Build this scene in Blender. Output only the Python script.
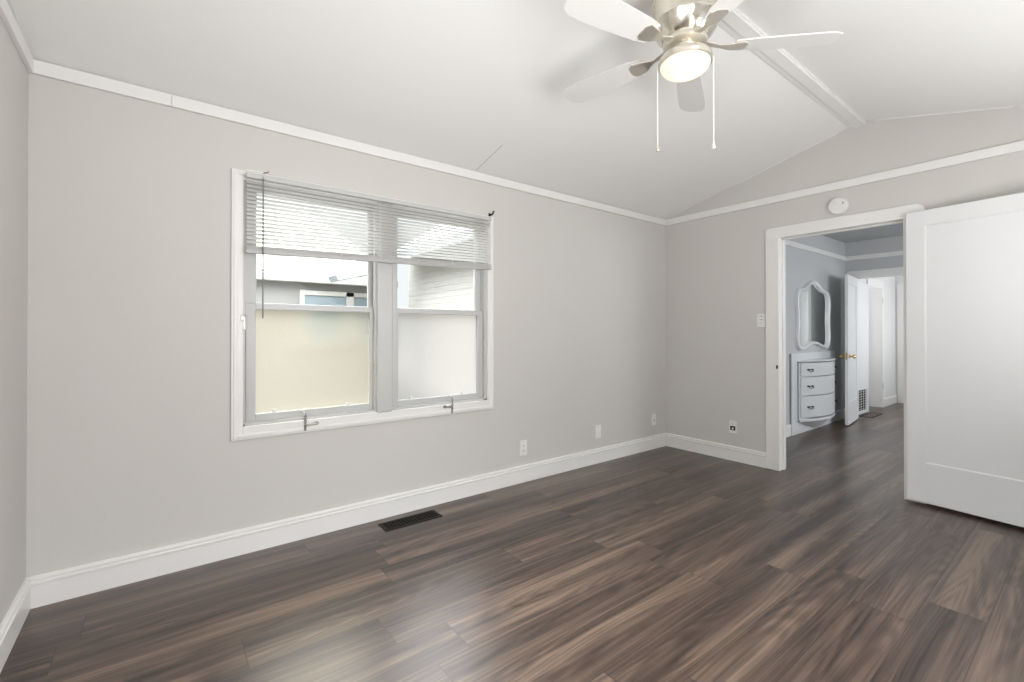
import bpy, bmesh, math, random
from mathutils import Matrix, Vector
random.seed(7)
for o in list(bpy.data.objects): bpy.data.objects.remove(o)
SC = bpy.context.scene; COL = SC.collection

# ------------------------------------------------------------------ camera, world, sun, exposure
FPX, YAW, PITCH, CAMH = 458.4, 0.6552, 0.0050, 1.2
cd = bpy.data.cameras.new('camera'); cam = bpy.data.objects.new('camera', cd); COL.objects.link(cam)
cam.location = (0, 0, CAMH)
cam.rotation_euler = (math.pi/2 + PITCH, 0, -YAW)
cd.sensor_fit = 'HORIZONTAL'; cd.sensor_width = 36; cd.lens = 36*FPX/1024
cd.shift_y = -11.0/1024; cd.clip_start = 0.02; cd.clip_end = 300
SC.camera = cam

world = bpy.data.worlds.new('sky'); SC.world = world; world.use_nodes = True
bg = world.node_tree.nodes['Background']
bg.inputs['Color'].default_value = (0.93, 0.96, 1.0, 1)
_n, _l = world.node_tree.nodes, world.node_tree.links     # hazy sky: pale at the horizon, brighter overhead
_t = _n.new('ShaderNodeTexCoord'); _s = _n.new('ShaderNodeSeparateXYZ'); _l.new(_t.outputs['Generated'], _s.inputs[0])
_m = _n.new('ShaderNodeMapRange'); _m.interpolation_type = 'SMOOTHSTEP'; _l.new(_s.outputs['Z'], _m.inputs['Value'])
_m.inputs['From Min'].default_value = .20; _m.inputs['From Max'].default_value = .60
_m.inputs['To Min'].default_value = .95; _m.inputs['To Max'].default_value = 11.0
_l.new(_m.outputs['Result'], bg.inputs['Strength'])

def sun():
    d = bpy.data.lights.new('sun', 'SUN'); d.energy = 1.2; d.angle = 0.02; d.color = (1, .93, .82)
    o = bpy.data.objects.new('sun', d); COL.objects.link(o)
    o.rotation_euler = (0, math.radians(-38), 0)          # shines toward +x, parallel to the window wall
    o.location = (-4, 6, 8)
sun()

def area(name, loc, direction, sx, sy, power, color=(1, 1, 1)):
    d = bpy.data.lights.new(name, 'AREA'); d.shape = 'RECTANGLE'; d.size = sx; d.size_y = sy
    d.energy = power; d.color = color
    o = bpy.data.objects.new(name, d); COL.objects.link(o)
    o.location = loc; o.rotation_euler = Vector(direction).to_track_quat('-Z', 'Z').to_euler()
# area lights added out of view to brighten the rooms
area('fill_back', (1.15, -0.56, 1.45), (-.55, 1, 0.55), 2.2, 1.0, 50, (1.0, .99, .985))
area('fill_left', (-.44, .15, 1.45), (1, -.12, 0.30), 1.0, 1.1, 33, (1.0, .99, .985))
area('fill_back_right', (2.95, -.54, 1.35), (.45, .50, 1.0), 1.1, .8, 29, (1.0, .99, .985))
area('fill_anteroom', (5.9, -1.28, 1.45), (0, 1, -0.25), 1.6, 1.1, 72, (.95, .975, 1.0))
area('fill_hall', (8.9, 0.72, 1.4), (0, 1, 0.0), 1.3, 1.2, 18, (.96, .98, 1.0))
area('fill_side_room', (9.0, 3.27, 1.5), (0, -1, 0), 1.2, 1.4, 16, (.96, .98, 1.0))

vs = SC.view_settings
vs.view_transform = 'Standard'; vs.look = 'None'; vs.gamma = 1; vs.exposure = 0.13
vs.use_curve_mapping = False
try:
    SC.cycles.use_denoising = True
    SC.cycles.max_bounces = 10; SC.cycles.diffuse_bounces = 6; SC.cycles.transparent_max_bounces = 24
    SC.cycles.sample_clamp_indirect = 6
except Exception: pass

# ------------------------------------------------------------------ materials
def S(r, g, b):
    f = lambda c: (c/255/12.92) if c/255 <= .04045 else ((c/255+.055)/1.055)**2.4
    return (f(r), f(g), f(b), 1)
def mat(name, col, rough=.5, metal=0, spec=.5, bump=0, bscale=60, var=0, vscale=3, coat=0):
    m = bpy.data.materials.new(name); m.use_nodes = True; nt = m.node_tree; N = nt.nodes; L = nt.links
    p = N['Principled BSDF']
    p.inputs['Base Color'].default_value = col; p.inputs['Roughness'].default_value = rough
    p.inputs['Metallic'].default_value = metal; p.inputs['Specular IOR Level'].default_value = spec
    p.inputs['Coat Weight'].default_value = coat
    tc = N.new('ShaderNodeTexCoord')
    if var:
        n = N.new('ShaderNodeTexNoise'); n.inputs['Scale'].default_value = vscale; n.inputs['Detail'].default_value = 4
        L.new(tc.outputs['Object'], n.inputs['Vector'])
        r = N.new('ShaderNodeMapRange'); r.inputs['To Min'].default_value = 1-var; r.inputs['To Max'].default_value = 1+var*.6
        L.new(n.outputs['Fac'], r.inputs['Value'])
        mx = N.new('ShaderNodeMix'); mx.data_type = 'RGBA'; mx.blend_type = 'MULTIPLY'; mx.inputs['Factor'].default_value = 1
        mx.inputs['A'].default_value = col
        L.new(r.outputs['Result'], mx.inputs['B']); L.new(mx.outputs['Result'], p.inputs['Base Color'])
    if bump:
        n2 = N.new('ShaderNodeTexNoise'); n2.inputs['Scale'].default_value = bscale; n2.inputs['Detail'].default_value = 3
        L.new(tc.outputs['Object'], n2.inputs['Vector'])
        b = N.new('ShaderNodeBump'); b.inputs['Strength'].default_value = bump; b.inputs['Distance'].default_value = .004
        L.new(n2.outputs['Fac'], b.inputs['Height']); L.new(b.outputs['Normal'], p.inputs['Normal'])
    return m
M = {}
M['wall'] = mat('greige_wall_paint', (.62, .605, .58, 1), .6, spec=.3, bump=.10, bscale=90, var=.03, vscale=1.3)
M['ceiling'] = mat('ceiling_paint', (.85, .85, .835, 1), .75, spec=.2, bump=.08, bscale=70, var=.02, vscale=1)
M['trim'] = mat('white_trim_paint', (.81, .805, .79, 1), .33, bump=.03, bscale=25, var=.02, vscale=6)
M['sash'] = mat('shaded_white_window_frame', (.54, .545, .54, 1), .35, bump=.03, bscale=25)  # white frame darkened, its backlit shade painted into the colour
M['door'] = mat('white_door_paint', (.80, .81, .82, 1), .32, bump=.03, bscale=20, var=.015, vscale=4)
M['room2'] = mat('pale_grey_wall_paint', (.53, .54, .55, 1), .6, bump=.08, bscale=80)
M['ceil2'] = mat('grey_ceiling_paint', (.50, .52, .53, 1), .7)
M['dresser'] = mat('light_grey_cabinet_paint', (.66, .675, .69, 1), .35, bump=.03, bscale=30)
M['hall'] = mat('white_hall_paint', (.74, .74, .735, 1), .5)
M['black'] = mat('black_metal', (.015, .013, .012, 1), .4, metal=.3)
M['bronze'] = mat('dark_bronze_grille', (.012, .010, .009, 1), .6, spec=.25)
M['nickel'] = mat('brushed_nickel', (.74, .70, .62, 1), .20, metal=1, bump=.02, bscale=200)
M['nickel_dull'] = mat('pale_nickel', (.80, .76, .68, 1), .32, metal=.85)
M['brass'] = mat('brass', (.72, .52, .20, 1), .25, metal=1)
M['steel'] = mat('grey_steel', (.36, .34, .31, 1), .35, metal=.9)
M['plastic'] = mat('white_plastic', (.80, .80, .78, 1), .3)
M['hole'] = mat('dark_slot', (.012, .011, .010, 1), .8, spec=.15)
M['gap'] = mat('dark_seam_and_shelf_shade', (.16, .14, .12, 1), .8)  # ceiling seam tone, also painted as shade under the dresser shelf
M['blade'] = mat('white_fan_blade', (.72, .71, .69, 1), .4)
M['mirror'] = mat('mirror_silver', (.82, .85, .83, 1), .03, metal=1)
M['rail'] = mat('shaded_white_blind_rail', (.46, .455, .45, 1), .35)  # white rail and slat stack, backlit shade put into the grey
M['wand'] = mat('clear_grey_wand', (.22, .22, .225, 1), .25)
M['cord'] = mat('white_cord', (.80, .79, .77, 1), .6)
M['siding'] = mat('cream_siding', (.40, .385, .355, 1), .6)
M['roof'] = mat('cream_roof', (.27, .25, .21, 1), .8)
M['soffit'] = mat('pale_blue_soffit', (.30, .325, .35, 1), .6)
M['outwall'] = mat('grey_stucco', (.23, .223, .21, 1), .8, bump=.2, bscale=40)
M['ground'] = mat('tan_concrete', (.095, .09, .076, 1), .9, var=.2, vscale=2)
M['bluepane'] = mat('blue_reflective_pane', (.17, .21, .23, 1), .6)

def glass_mat():
    m = bpy.data.materials.new('clear_window_glass'); m.use_nodes = True; N = m.node_tree.nodes; L = m.node_tree.links
    N.remove(N['Principled BSDF']); out = N['Material Output']
    t = N.new('ShaderNodeBsdfTransparent'); t.inputs['Color'].default_value = (.97, .98, .97, 1)
    g = N.new('ShaderNodeBsdfGlossy'); g.inputs['Roughness'].default_value = .02
    f = N.new('ShaderNodeFresnel'); f.inputs['IOR'].default_value = 1.16
    x = N.new('ShaderNodeMixShader'); L.new(f.outputs['Fac'], x.inputs['Fac'])
    L.new(t.outputs[0], x.inputs[1]); L.new(g.outputs[0], x.inputs[2]); L.new(x.outputs[0], out.inputs['Surface'])
    return m
M['glass'] = glass_mat()
def frost_mat(name, col):
    m = bpy.data.materials.new(name); m.use_nodes = True; N = m.node_tree.nodes; L = m.node_tree.links
    N.remove(N['Principled BSDF']); out = N['Material Output']
    tc = N.new('ShaderNodeTexCoord'); v = N.new('ShaderNodeTexVoronoi'); v.inputs['Scale'].default_value = 110
    L.new(tc.outputs['Object'], v.inputs['Vector'])
    b = N.new('ShaderNodeBump'); b.inputs['Strength'].default_value = .35; b.inputs['Distance'].default_value = .003
    L.new(v.outputs['Distance'], b.inputs['Height'])
    t = N.new('ShaderNodeBsdfTranslucent'); t.inputs['Color'].default_value = col; L.new(b.outputs['Normal'], t.inputs['Normal'])
    r = N.new('ShaderNodeBsdfRefraction'); r.inputs['Color'].default_value = col; r.inputs['IOR'].default_value = 1.08; r.inputs['Roughness'].default_value = .42
    L.new(b.outputs['Normal'], r.inputs['Normal'])
    g = N.new('ShaderNodeBsdfGlossy'); g.inputs['Roughness'].default_value = .25; L.new(b.outputs['Normal'], g.inputs['Normal'])
    x1 = N.new('ShaderNodeMixShader'); x1.inputs['Fac'].default_value = .90
    L.new(t.outputs[0], x1.inputs[1]); L.new(r.outputs[0], x1.inputs[2])
    x = N.new('ShaderNodeMixShader'); x.inputs['Fac'].default_value = .002
    L.new(x1.outputs[0], x.inputs[1]); L.new(g.outputs[0], x.inputs[2]); L.new(x.outputs[0], out.inputs['Surface'])
    return m
M['frostA'] = frost_mat('cream_obscure_glass', (.83, .805, .73, 1))
M['frostB'] = frost_mat('white_obscure_glass', (.735, .73, .715, 1))
def slat_mat():
    m = bpy.data.materials.new('white_blind_slat'); m.use_nodes = True; N = m.node_tree.nodes; L = m.node_tree.links
    N.remove(N['Principled BSDF']); out = N['Material Output']
    t = N.new('ShaderNodeBsdfTranslucent'); t.inputs['Color'].default_value = (.92, .92, .915, 1)
    d = N.new('ShaderNodeBsdfDiffuse'); d.inputs['Color'].default_value = (.78, .77, .75, 1)
    x = N.new('ShaderNodeMixShader'); x.inputs['Fac'].default_value = .18
    L.new(t.outputs[0], x.inputs[1]); L.new(d.outputs[0], x.inputs[2]); L.new(x.outputs[0], out.inputs['Surface'])
    return m
M['slat'] = slat_mat()
def lens_mat():
    m = bpy.data.materials.new('lit_frosted_lens'); m.use_nodes = True; N = m.node_tree.nodes; L = m.node_tree.links
    N.remove(N['Principled BSDF']); out = N['Material Output']
    t = N.new('ShaderNodeBsdfTranslucent'); t.inputs['Color'].default_value = (.95, .92, .84, 1)
    d = N.new('ShaderNodeBsdfDiffuse'); d.inputs['Color'].default_value = (.85, .82, .74, 1)
    e = N.new('ShaderNodeEmission'); e.inputs['Color'].default_value = (1, .90, .72, 1); e.inputs['Strength'].default_value = .30
    x = N.new('ShaderNodeMixShader'); x.inputs['Fac'].default_value = .35; L.new(t.outputs[0], x.inputs[1]); L.new(d.outputs[0], x.inputs[2])
    a = N.new('ShaderNodeAddShader'); L.new(x.outputs[0], a.inputs[0]); L.new(e.outputs[0], a.inputs[1]); L.new(a.outputs[0], out.inputs['Surface'])
    return m
M['lens'] = lens_mat()

def floor_mat():
    m = bpy.data.materials.new('dark_brown_plank_floor'); m.use_nodes = True; nt = m.node_tree; N = nt.nodes; L = nt.links
    p = N['Principled BSDF']
    def math_(op, a, b=None, c=None):
        n = N.new('ShaderNodeMath'); n.operation = op
        for i, v in enumerate((a, b, c)):
            if v is None: continue
            if isinstance(v, (int, float)): n.inputs[i].default_value = v
            else: L.new(v, n.inputs[i])
        return n.outputs[0]
    geo = N.new('ShaderNodeNewGeometry'); sep = N.new('ShaderNodeSeparateXYZ'); L.new(geo.outputs['Position'], sep.inputs[0])
    X, Y = sep.outputs['X'], sep.outputs['Y']
    W_, LEN = .1953, 1.25
    row = math_('DIVIDE', math_('ADD', Y, 3.0 - .1128 + .1953*.0 + .0405), W_)
    # seams fall on y = 0.895 + k*0.1953
    row = math_('DIVIDE', math_('SUBTRACT', Y, .895 - 20*.1953), W_)
    ri = math_('FLOOR', row); rf = math_('FRACT', row)
    wn = N.new('ShaderNodeTexWhiteNoise'); wn.noise_dimensions = '1D'; L.new(ri, wn.inputs['W'])
    off = math_('ADD', wn.outputs['Value'], 0)
    col_ = math_('ADD', math_('DIVIDE', math_('ADD', X, 20), LEN), off)
    ci = math_('FLOOR', col_); cf = math_('FRACT', col_)
    pid = math_('ADD', math_('MULTIPLY', ri, 17.31), math_('MULTIPLY', ci, 5.77))
    wn2 = N.new('ShaderNodeTexWhiteNoise'); wn2.noise_dimensions = '1D'; L.new(pid, wn2.inputs['W'])
    R = wn2.outputs['Value']
    # grain coordinates: stretched along the plank, shifted per plank
    comb = N.new('ShaderNodeCombineXYZ')
    L.new(math_('ADD', X, math_('MULTIPLY', R, 31.0)), comb.inputs[0]); L.new(Y, comb.inputs[1]); L.new(math_('MULTIPLY', R, 53.0), comb.inputs[2])
    def noise(sx, sy, detail, rough=.55, dist=0):
        mp = N.new('ShaderNodeVectorMath'); mp.operation = 'MULTIPLY'; L.new(comb.outputs[0], mp.inputs[0]); mp.inputs[1].default_value = (sx, sy, 1)
        n = N.new('ShaderNodeTexNoise'); n.inputs['Scale'].default_value = 1; n.inputs['Detail'].default_value = detail
        n.inputs['Roughness'].default_value = rough; n.inputs['Distortion'].default_value = dist
        L.new(mp.outputs[0], n.inputs['Vector']); return n.outputs['Fac']
    big = noise(.42, 10, 3, .55, 0)            # broad dark and light bands along the plank
    mid = noise(.9, 52, 4, .6)
    fine = noise(2.4, 240, 3, .7)
    # cathedral rings
    mpv = N.new('ShaderNodeVectorMath'); mpv.operation = 'MULTIPLY'; L.new(comb.outputs[0], mpv.inputs[0]); mpv.inputs[1].default_value = (.42, 5.0, 1)
    nn = N.new('ShaderNodeTexNoise'); nn.inputs['Scale'].default_value = 1; nn.inputs['Detail'].default_value = 1.5; L.new(mpv.outputs[0], nn.inputs['Vector'])
    rings = math_('SINE', math_('MULTIPLY', nn.outputs['Fac'], 150))
    rings = math_('MULTIPLY', math_('ADD', rings, 1), .5)
    t = math_('ADD', math_('MULTIPLY', big, 1.2), math_('MULTIPLY', mid, .62))
    t = math_('ADD', t, math_('MULTIPLY', fine, .50))
    t = math_('ADD', t, math_('MULTIPLY', rings, .12))
    t = math_('ADD', t, math_('MULTIPLY', math_('SUBTRACT', R, .5), .12))
    t = math_('SUBTRACT', t, .675)
    cr = N.new('ShaderNodeValToRGB'); L.new(t, cr.inputs['Fac'])
    e = cr.color_ramp.elements
    e[0].position = .16; e[0].color = S(24, 17, 13); e[1].position = .86; e[1].color = S(124, 104, 88)
    for pos, c in ((.33, S(47, 35, 28)), (.50, S(72, 57, 48)), (.66, S(93, 76, 65))):
        a = e.new(pos); a.color = c
    # seams
    sy = math_('LESS_THAN', math_('MINIMUM', rf, math_('SUBTRACT', 1, rf)), .0075)
    sx = math_('LESS_THAN', math_('MINIMUM', cf, math_('SUBTRACT', 1, cf)), .0013)
    seam = math_('MAXIMUM', sy, sx)
    mx = N.new('ShaderNodeMix'); mx.data_type = 'RGBA'; L.new(math_('MULTIPLY', seam, .75), mx.inputs['Factor'])
    L.new(cr.outputs['Color'], mx.inputs['A']); mx.inputs['B'].default_value = S(34, 25, 22)
    L.new(mx.outputs['Result'], p.inputs['Base Color'])
    rr = N.new('ShaderNodeMapRange'); rr.inputs['To Min'].default_value = .27; rr.inputs['To Max'].default_value = .36
    L.new(mid, rr.inputs['Value']); L.new(rr.outputs['Result'], p.inputs['Roughness'])
    p.inputs['Specular IOR Level'].default_value = .85
    bmp = N.new('ShaderNodeBump'); bmp.inputs['Strength'].default_value = .12; bmp.inputs['Distance'].default_value = .002
    L.new(math_('SUBTRACT', fine, math_('MULTIPLY', seam, 1.5)), bmp.inputs['Height']); L.new(bmp.outputs['Normal'], p.inputs['Normal'])
    return m
M['floor'] = floor_mat()

# ------------------------------------------------------------------ mesh helpers
WM = {}                                                     # world matrix of each root / part
def bm_new(): return bmesh.new()
def merge(bm, other):
    me = bpy.data.meshes.new('tmp'); other.to_mesh(me); other.free(); bm.from_mesh(me); bpy.data.meshes.remove(me)
def box(bm, lo, hi, bev=0, rot=None, seg=2):
    b = bmesh.new(); bmesh.ops.create_cube(b, size=1)
    lo = Vector(lo); hi = Vector(hi); c = (lo+hi)/2; s = hi-lo
    for v in b.verts: v.co = Vector((v.co.x*s.x, v.co.y*s.y, v.co.z*s.z))
    if bev: bmesh.ops.bevel(b, geom=b.edges[:], offset=min(bev, min(s)*.45), segments=seg, affect='EDGES', profile=.5)
    if rot is not None: b.transform(rot)
    b.transform(Matrix.Translation(c)); merge(bm, b); return bm
def prism(bm, pts, axis, a, b_, bev=0):
    """polygon pts (2-D) extruded along axis from a to b_"""
    b = bmesh.new()
    def P(u, v, w): return {0: (w, u, v), 1: (u, w, v), 2: (u, v, w)}[axis]
    A = [b.verts.new(P(u, v, a)) for u, v in pts]; B = [b.verts.new(P(u, v, b_)) for u, v in pts]
    n = len(pts); b.faces.new(A); b.faces.new(B[::-1])
    for i in range(n): b.faces.new((A[i], B[i], B[(i+1) % n], A[(i+1) % n]))
    bmesh.ops.recalc_face_normals(b, faces=b.faces[:])
    if bev: bmesh.ops.bevel(b, geom=b.edges[:], offset=bev, segments=2, affect='EDGES', profile=.5)
    bmesh.ops.triangulate(b, faces=[f for f in b.faces if len(f.verts) > 4])
    merge(bm, b); return bm
def lathe(bm, prof, c, seg=40, axis=2):
    b = bmesh.new(); rings = []
    for r, h in prof:
        ring = []
        for k in range(seg):
            t = 2*math.pi*k/seg; u, v = r*math.cos(t), r*math.sin(t)
            ring.append(b.verts.new({2: (u, v, h), 1: (u, h, v), 0: (h, u, v)}[axis]))
        rings.append(ring)
    for i in range(len(rings)-1):
        for k in range(seg): b.faces.new((rings[i][k], rings[i][(k+1) % seg], rings[i+1][(k+1) % seg], rings[i+1][k]))
    b.faces.new(rings[0]); b.faces.new(rings[-1])
    bmesh.ops.recalc_face_normals(b, faces=b.faces[:])
    b.transform(Matrix.Translation(c)); merge(bm, b); return bm
def tube(bm, pts, r, seg=8, closed=False):
    pts = [Vector(p) for p in pts]; b = bmesh.new(); rings = []; n = len(pts)
    for i, p in enumerate(pts):
        if closed: d = pts[(i+1) % n]-pts[i-1]
        else: d = pts[min(i+1, n-1)]-pts[max(i-1, 0)]
        d.normalize(); up = Vector((0, 0, 1)) if abs(d.z) < .9 else Vector((1, 0, 0))
        u = d.cross(up).normalized(); v = d.cross(u)
        rad = r[i] if isinstance(r, (list, tuple)) else r
        rings.append([b.verts.new(p+u*rad*math.cos(2*math.pi*k/seg)+v*rad*math.sin(2*math.pi*k/seg)) for k in range(seg)])
    for i in range(n if closed else n-1):
        A, B = rings[i], rings[(i+1) % n]
        for k in range(seg): b.faces.new((A[k], A[(k+1) % seg], B[(k+1) % seg], B[k]))
    if not closed: b.faces.new(rings[0]); b.faces.new(rings[-1][::-1])
    bmesh.ops.recalc_face_normals(b, faces=b.faces[:]); merge(bm, b); return bm
def rail(bm, prof, axis, a, b_):
    return prism(bm, prof, axis, a, b_)

def build(name, bm, m, parent=None, local=False, smooth=False, origin=None):
    """link bm (given in world coordinates unless local) as ONE mesh object"""
    me = bpy.data.meshes.new(name)
    if parent is not None:
        if not local: bm.transform(WM[parent].inverted())
        w = WM[parent]
    else:
        w = Matrix.Translation(origin or (0, 0, 0))
        bm.transform(w.inverted())
    bm.to_mesh(me); bm.free(); me.materials.append(m)
    if smooth:
        for p in me.polygons: p.use_smooth = True
        try: me.set_sharp_from_angle(angle=math.radians(35))
        except Exception: pass
    o = bpy.data.objects.new(name, me); COL.objects.link(o)
    if parent is not None: o.parent = parent
    else: o.location = w.translation
    WM[o] = w
    return o
def root(name, loc, rz=0, label=None, cat=None, group=None, kind=None):
    o = bpy.data.objects.new(name, None); COL.objects.link(o); o.empty_display_size = .1
    o.location = loc; o.rotation_euler = (0, 0, rz)
    WM[o] = Matrix.Translation(loc) @ Matrix.Rotation(rz, 4, 'Z')
    return tag(o, label, cat, group, kind)
def tag(o, label=None, cat=None, group=None, kind=None):
    if label: o['label'] = label
    if cat: o['category'] = cat
    if group: o['group'] = group
    if kind: o['kind'] = kind
    return o
def struct(name, bm, m, label, cat, smooth=False, parent=None):
    return tag(build(name, bm, m, parent, smooth=smooth), label, cat, kind='structure')

# ------------------------------------------------------------------ key dimensions (metres)
XL, XF, YW, YB = -.457, 4.262, 2.868, -.575      # left wall, far wall, window wall, back wall
XF2 = XF + .12                                     # other face of the far wall
YR, ZR, ZE = 1.15, 2.82, 2.395                     # ridge line, ridge height, eave height
YA, XA = 2.26, 7.66                                # anteroom: cabinet wall and far wall
ZA = 2.46
YH, XH = 2.215, 9.96                               # hall: left wall and end wall
OPL, OPR, OPT = 1.738, .90, 2.018                  # main doorway

# ------------------------------------------------------------------ room shell
b = bm_new(); box(b, (XL-.15, -1.5, -.12), (12, 3.6, 0)); struct('floor', b, M['floor'], 'dark brown wood plank floor running through the doorway', 'floor')
b = bm_new()
for y0, y1 in ((YW+.14, YR), (YR, YB-.14)):
    z = lambda y: ZR - abs(y-YR)*(ZR-ZE)/(YW-YR)
    prism(b, [(y0, z(y0)), (y1, z(y1)), (y1, z(y1)+.06), (y0, z(y0)+.06)], 0, XL-.14, XF2)
struct('ceiling', b, M['ceiling'], 'white vaulted ceiling rising to the ridge strip', 'ceiling')
b = bm_new(); prism(b, [(YB-.14, 0), (YW+.14, 0), (YW+.14, ZE), (YR, ZR+.02), (YB-.14, ZE)], 0, XL-.14, XL)
struct('wall_left', b, M['wall'], 'greige short wall at the left edge', 'wall')
WX0, WX1, WZ0, WZ1 = .345, 1.965, .685, 2.06       # window opening
def wall_with_hole(axis, a, b_, u0, u1, z0, z1, h0, h1, hz0, hz1):
    bm = bm_new()
    def bx(ua, ub, za, zb):
        if ub-ua < 1e-4 or zb-za < 1e-4: return
        if axis == 1: box(bm, (ua, a, za), (ub, b_, zb))
        else: box(bm, (a, ua, za), (b_, ub, zb))
    bx(u0, h0, z0, z1); bx(h1, u1, z0, z1); bx(h0, h1, z0, hz0); bx(h0, h1, hz1, z1); return bm
struct('wall_window', wall_with_hole(1, YW, YW+.14, XL, XF, 0, ZE+.03, WX0, WX1, WZ0, WZ1), M['wall'], 'long greige wall holding the twin window', 'wall')
struct('wall_back', wall_with_hole(1, YB-.14, YB, XL, XF, 0, ZE+.03, .0, 2.3, .85, 2.05), M['wall'], 'greige wall behind the viewpoint with an added window opening', 'wall')
b = wall_with_hole(0, XF, XF2, YB-.14, YW+.14, 0, ZE, OPR-.02, OPL+.02, 0, OPT+.02)
prism(b, [(YB-.14, ZE), (YW+.14, ZE), (YR, ZR+.03)], 0, XF, XF2)
struct('wall_far', b, M['wall'], 'greige gable wall with the open doorway', 'wall')

# crown trim
ct = .018
for n, (a, bb_) in enumerate(((XL, .044), (.0455, XF))):
    b = bm_new(); box(b, (a, YW-ct, 2.331), (bb_, YW, 2.391), .002)
    struct('trim_%d' % (n+1), b, M['trim'], ['short left length of white flat picture rail over the window wall', 'long right length of white flat picture rail over the window wall'][n], 'picture rail')
b = bm_new(); box(b, (XF-ct, YB, 2.331), (XF, YW-ct, 2.391), .002); struct('trim_3', b, M['trim'], 'white flat picture rail across the gable wall above the doorway', 'picture rail')
b = bm_new(); box(b, (XL, YB, 2.331), (XL+ct, YW-ct, 2.391), .002); struct('trim_4', b, M['trim'], 'white flat picture rail on the left wall', 'picture rail')
# ridge strip
b = bm_new()
box(b, (XL, YR-.036, ZR-.030), (XF, YR+.075, ZR-.010), .003)
box(b, (XL, YR-.030, ZR-.042), (XF, YR+.036, ZR-.028), .003)
struct('trim_5', b, M['trim'], 'white wooden strip running along the ceiling ridge', 'ridge strip')
# thin bead where the ceiling meets the gable wall
b = bm_new()
for ya, yb in ((YR-.08, .36), (2.12, 1.30)):
    za, zb = (ZR - abs(y-YR)*(ZR-ZE)/(YW-YR) for y in (ya, yb))
    tube(b, [(XF-.003, ya, za-.003), (XF-.003, yb, zb-.003)], .004, 6)
struct('trim_6', b, M['trim'], 'thin white bead of caulk along the gable and ceiling joint', 'caulk bead')
b = bm_new()
f0 = lambda y: ZR - abs(y-YR)*(ZR-ZE)/(YW-YR)
prism(b, [(YW-ct, f0(YW-ct)-.0005), (2.52, f0(2.52)-.0005), (2.52, f0(2.52)+.002), (YW-ct, f0(YW-ct)+.002)], 0, 1.853, 1.8555)
struct('trim_7', b, M['gap'], 'fine dark ceiling panel seam above the window', 'seam')

# baseboards
def base_prof(s):
    return [(0, 0), (s*.016, 0), (s*.016, .098), (s*.021, .102), (s*.021, .110), (s*.014, .114), (s*.014, .118), (s*.018, .121), (s*.018, .128), (s*.009, .135), (0, .135)]
def baseboard(name, wall, axis, s, a, bb_, label, m='trim'):
    bm = bm_new(); pr = [(wall+u, v) for u, v in base_prof(s)]
    if axis == 0: prism(bm, pr, 0, a, bb_)
    else: prism(bm, pr, 1, a, bb_)
    return struct(name, bm, M[m], label, 'baseboard')
baseboard('baseboard_window', YW, 0, -1, XL, XF, 'long white moulded baseboard under the window')
baseboard('baseboard_far', XF, 1, -1, OPL+.11, YW-.02, 'short white moulded baseboard between corner and doorway casing')
baseboard('baseboard_left', XL, 1, 1, YB, YW-.02, 'white moulded baseboard along the left wall')
baseboard('baseboard_back', YB, 0, 1, XL+.02, XF-.05, 'white moulded baseboard along the wall behind the viewpoint')

# main doorway: jamb lining and casing with clipped corners
def casing_outline(yl0, yl1, yr1, yr0, zt0, zt1, clip):
    # U shaped outline: outer-left, inner-left, inner-right, outer-right (y), zt0 opening top, zt1 outer top
    return [(yl0, 0), (yl0, zt1-clip), (yl0-clip, zt1), (yr0+clip, zt1), (yr0, zt1-clip), (yr0, 0), (yr1, 0), (yr1, zt0), (yl1, zt0), (yl1, 0)]
def casing(bm, x0, x1, *a):
    o = casing_outline(*a); yl0, yl1, yr1, yr0, zt0, zt1, clip = a
    prism(bm, [(yl0, 0), (yl0, zt0), (yl1, zt0), (yl1, 0)], 0, x0, x1, .003)
    prism(bm, [(yr1, 0), (yr1, zt0), (yr0, zt0), (yr0, 0)], 0, x0, x1, .003)
    prism(bm, [(yl0, zt0), (yl0, zt1-clip*.55), (yl0-clip*.25, zt1-clip*.15), (yl0-clip, zt1), (yr0+clip, zt1), (yr0+clip*.2, zt1-clip*.5), (yr0, zt1-clip), (yr0, zt0)], 0, x0, x1, .003)
b = bm_new()
casing(b, XF-.018, XF+.001, OPL+.108, OPL, OPR, OPR-.12, OPT, 2.112, .045)
struct('trim_8', b, M['trim'], 'flat white casing with clipped top corners framing the doorway', 'door casing')
b = bm_new()
box(b, (XF-.004, OPL-.001, 0), (XF2+.004, OPL+.02, OPT+.02), .001); box(b, (XF-.004, OPR-.02, 0), (XF2+.004, OPR+.001, OPT+.02), .001)
box(b, (XF-.004, OPR, OPT-.001), (XF2+.004, OPL, OPT+.02), .001)
box(b, (XF+.05, OPL-.012, 0), (XF+.085, OPL, OPT), .002); box(b, (XF+.05, OPR, OPT-.012), (XF+.085, OPL, OPT), .002)
struct('trim_9', b, M['trim'], 'white jamb lining with stop bead inside the doorway', 'door jamb')
sp = root('strike_plate', (XF-.019, OPL+.022, .90), label='small dark strike plate set in the left doorway casing', cat='strike plate')
b = bm_new(); box(b, (XF-.0205, OPL+.002, .872), (XF-.0178, OPL+.026, .928), .001); build('plate', b, M['plastic'], sp)
b = bm_new(); box(b, (XF-.0215, OPL+.006, .884), (XF-.0200, OPL+.021, .914), .0005); build('latch_hole', b, M['hole'], sp)

# main door, folded back against the wall
dr = root('door_1', (4.2405, .872, 0), math.radians(-7.2), 'large white single panel door swung open against the right wall', 'door', kind='structure')
b = bm_new()
DW, DT, DB, DH = .81, .034, .022, 2.045
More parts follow.
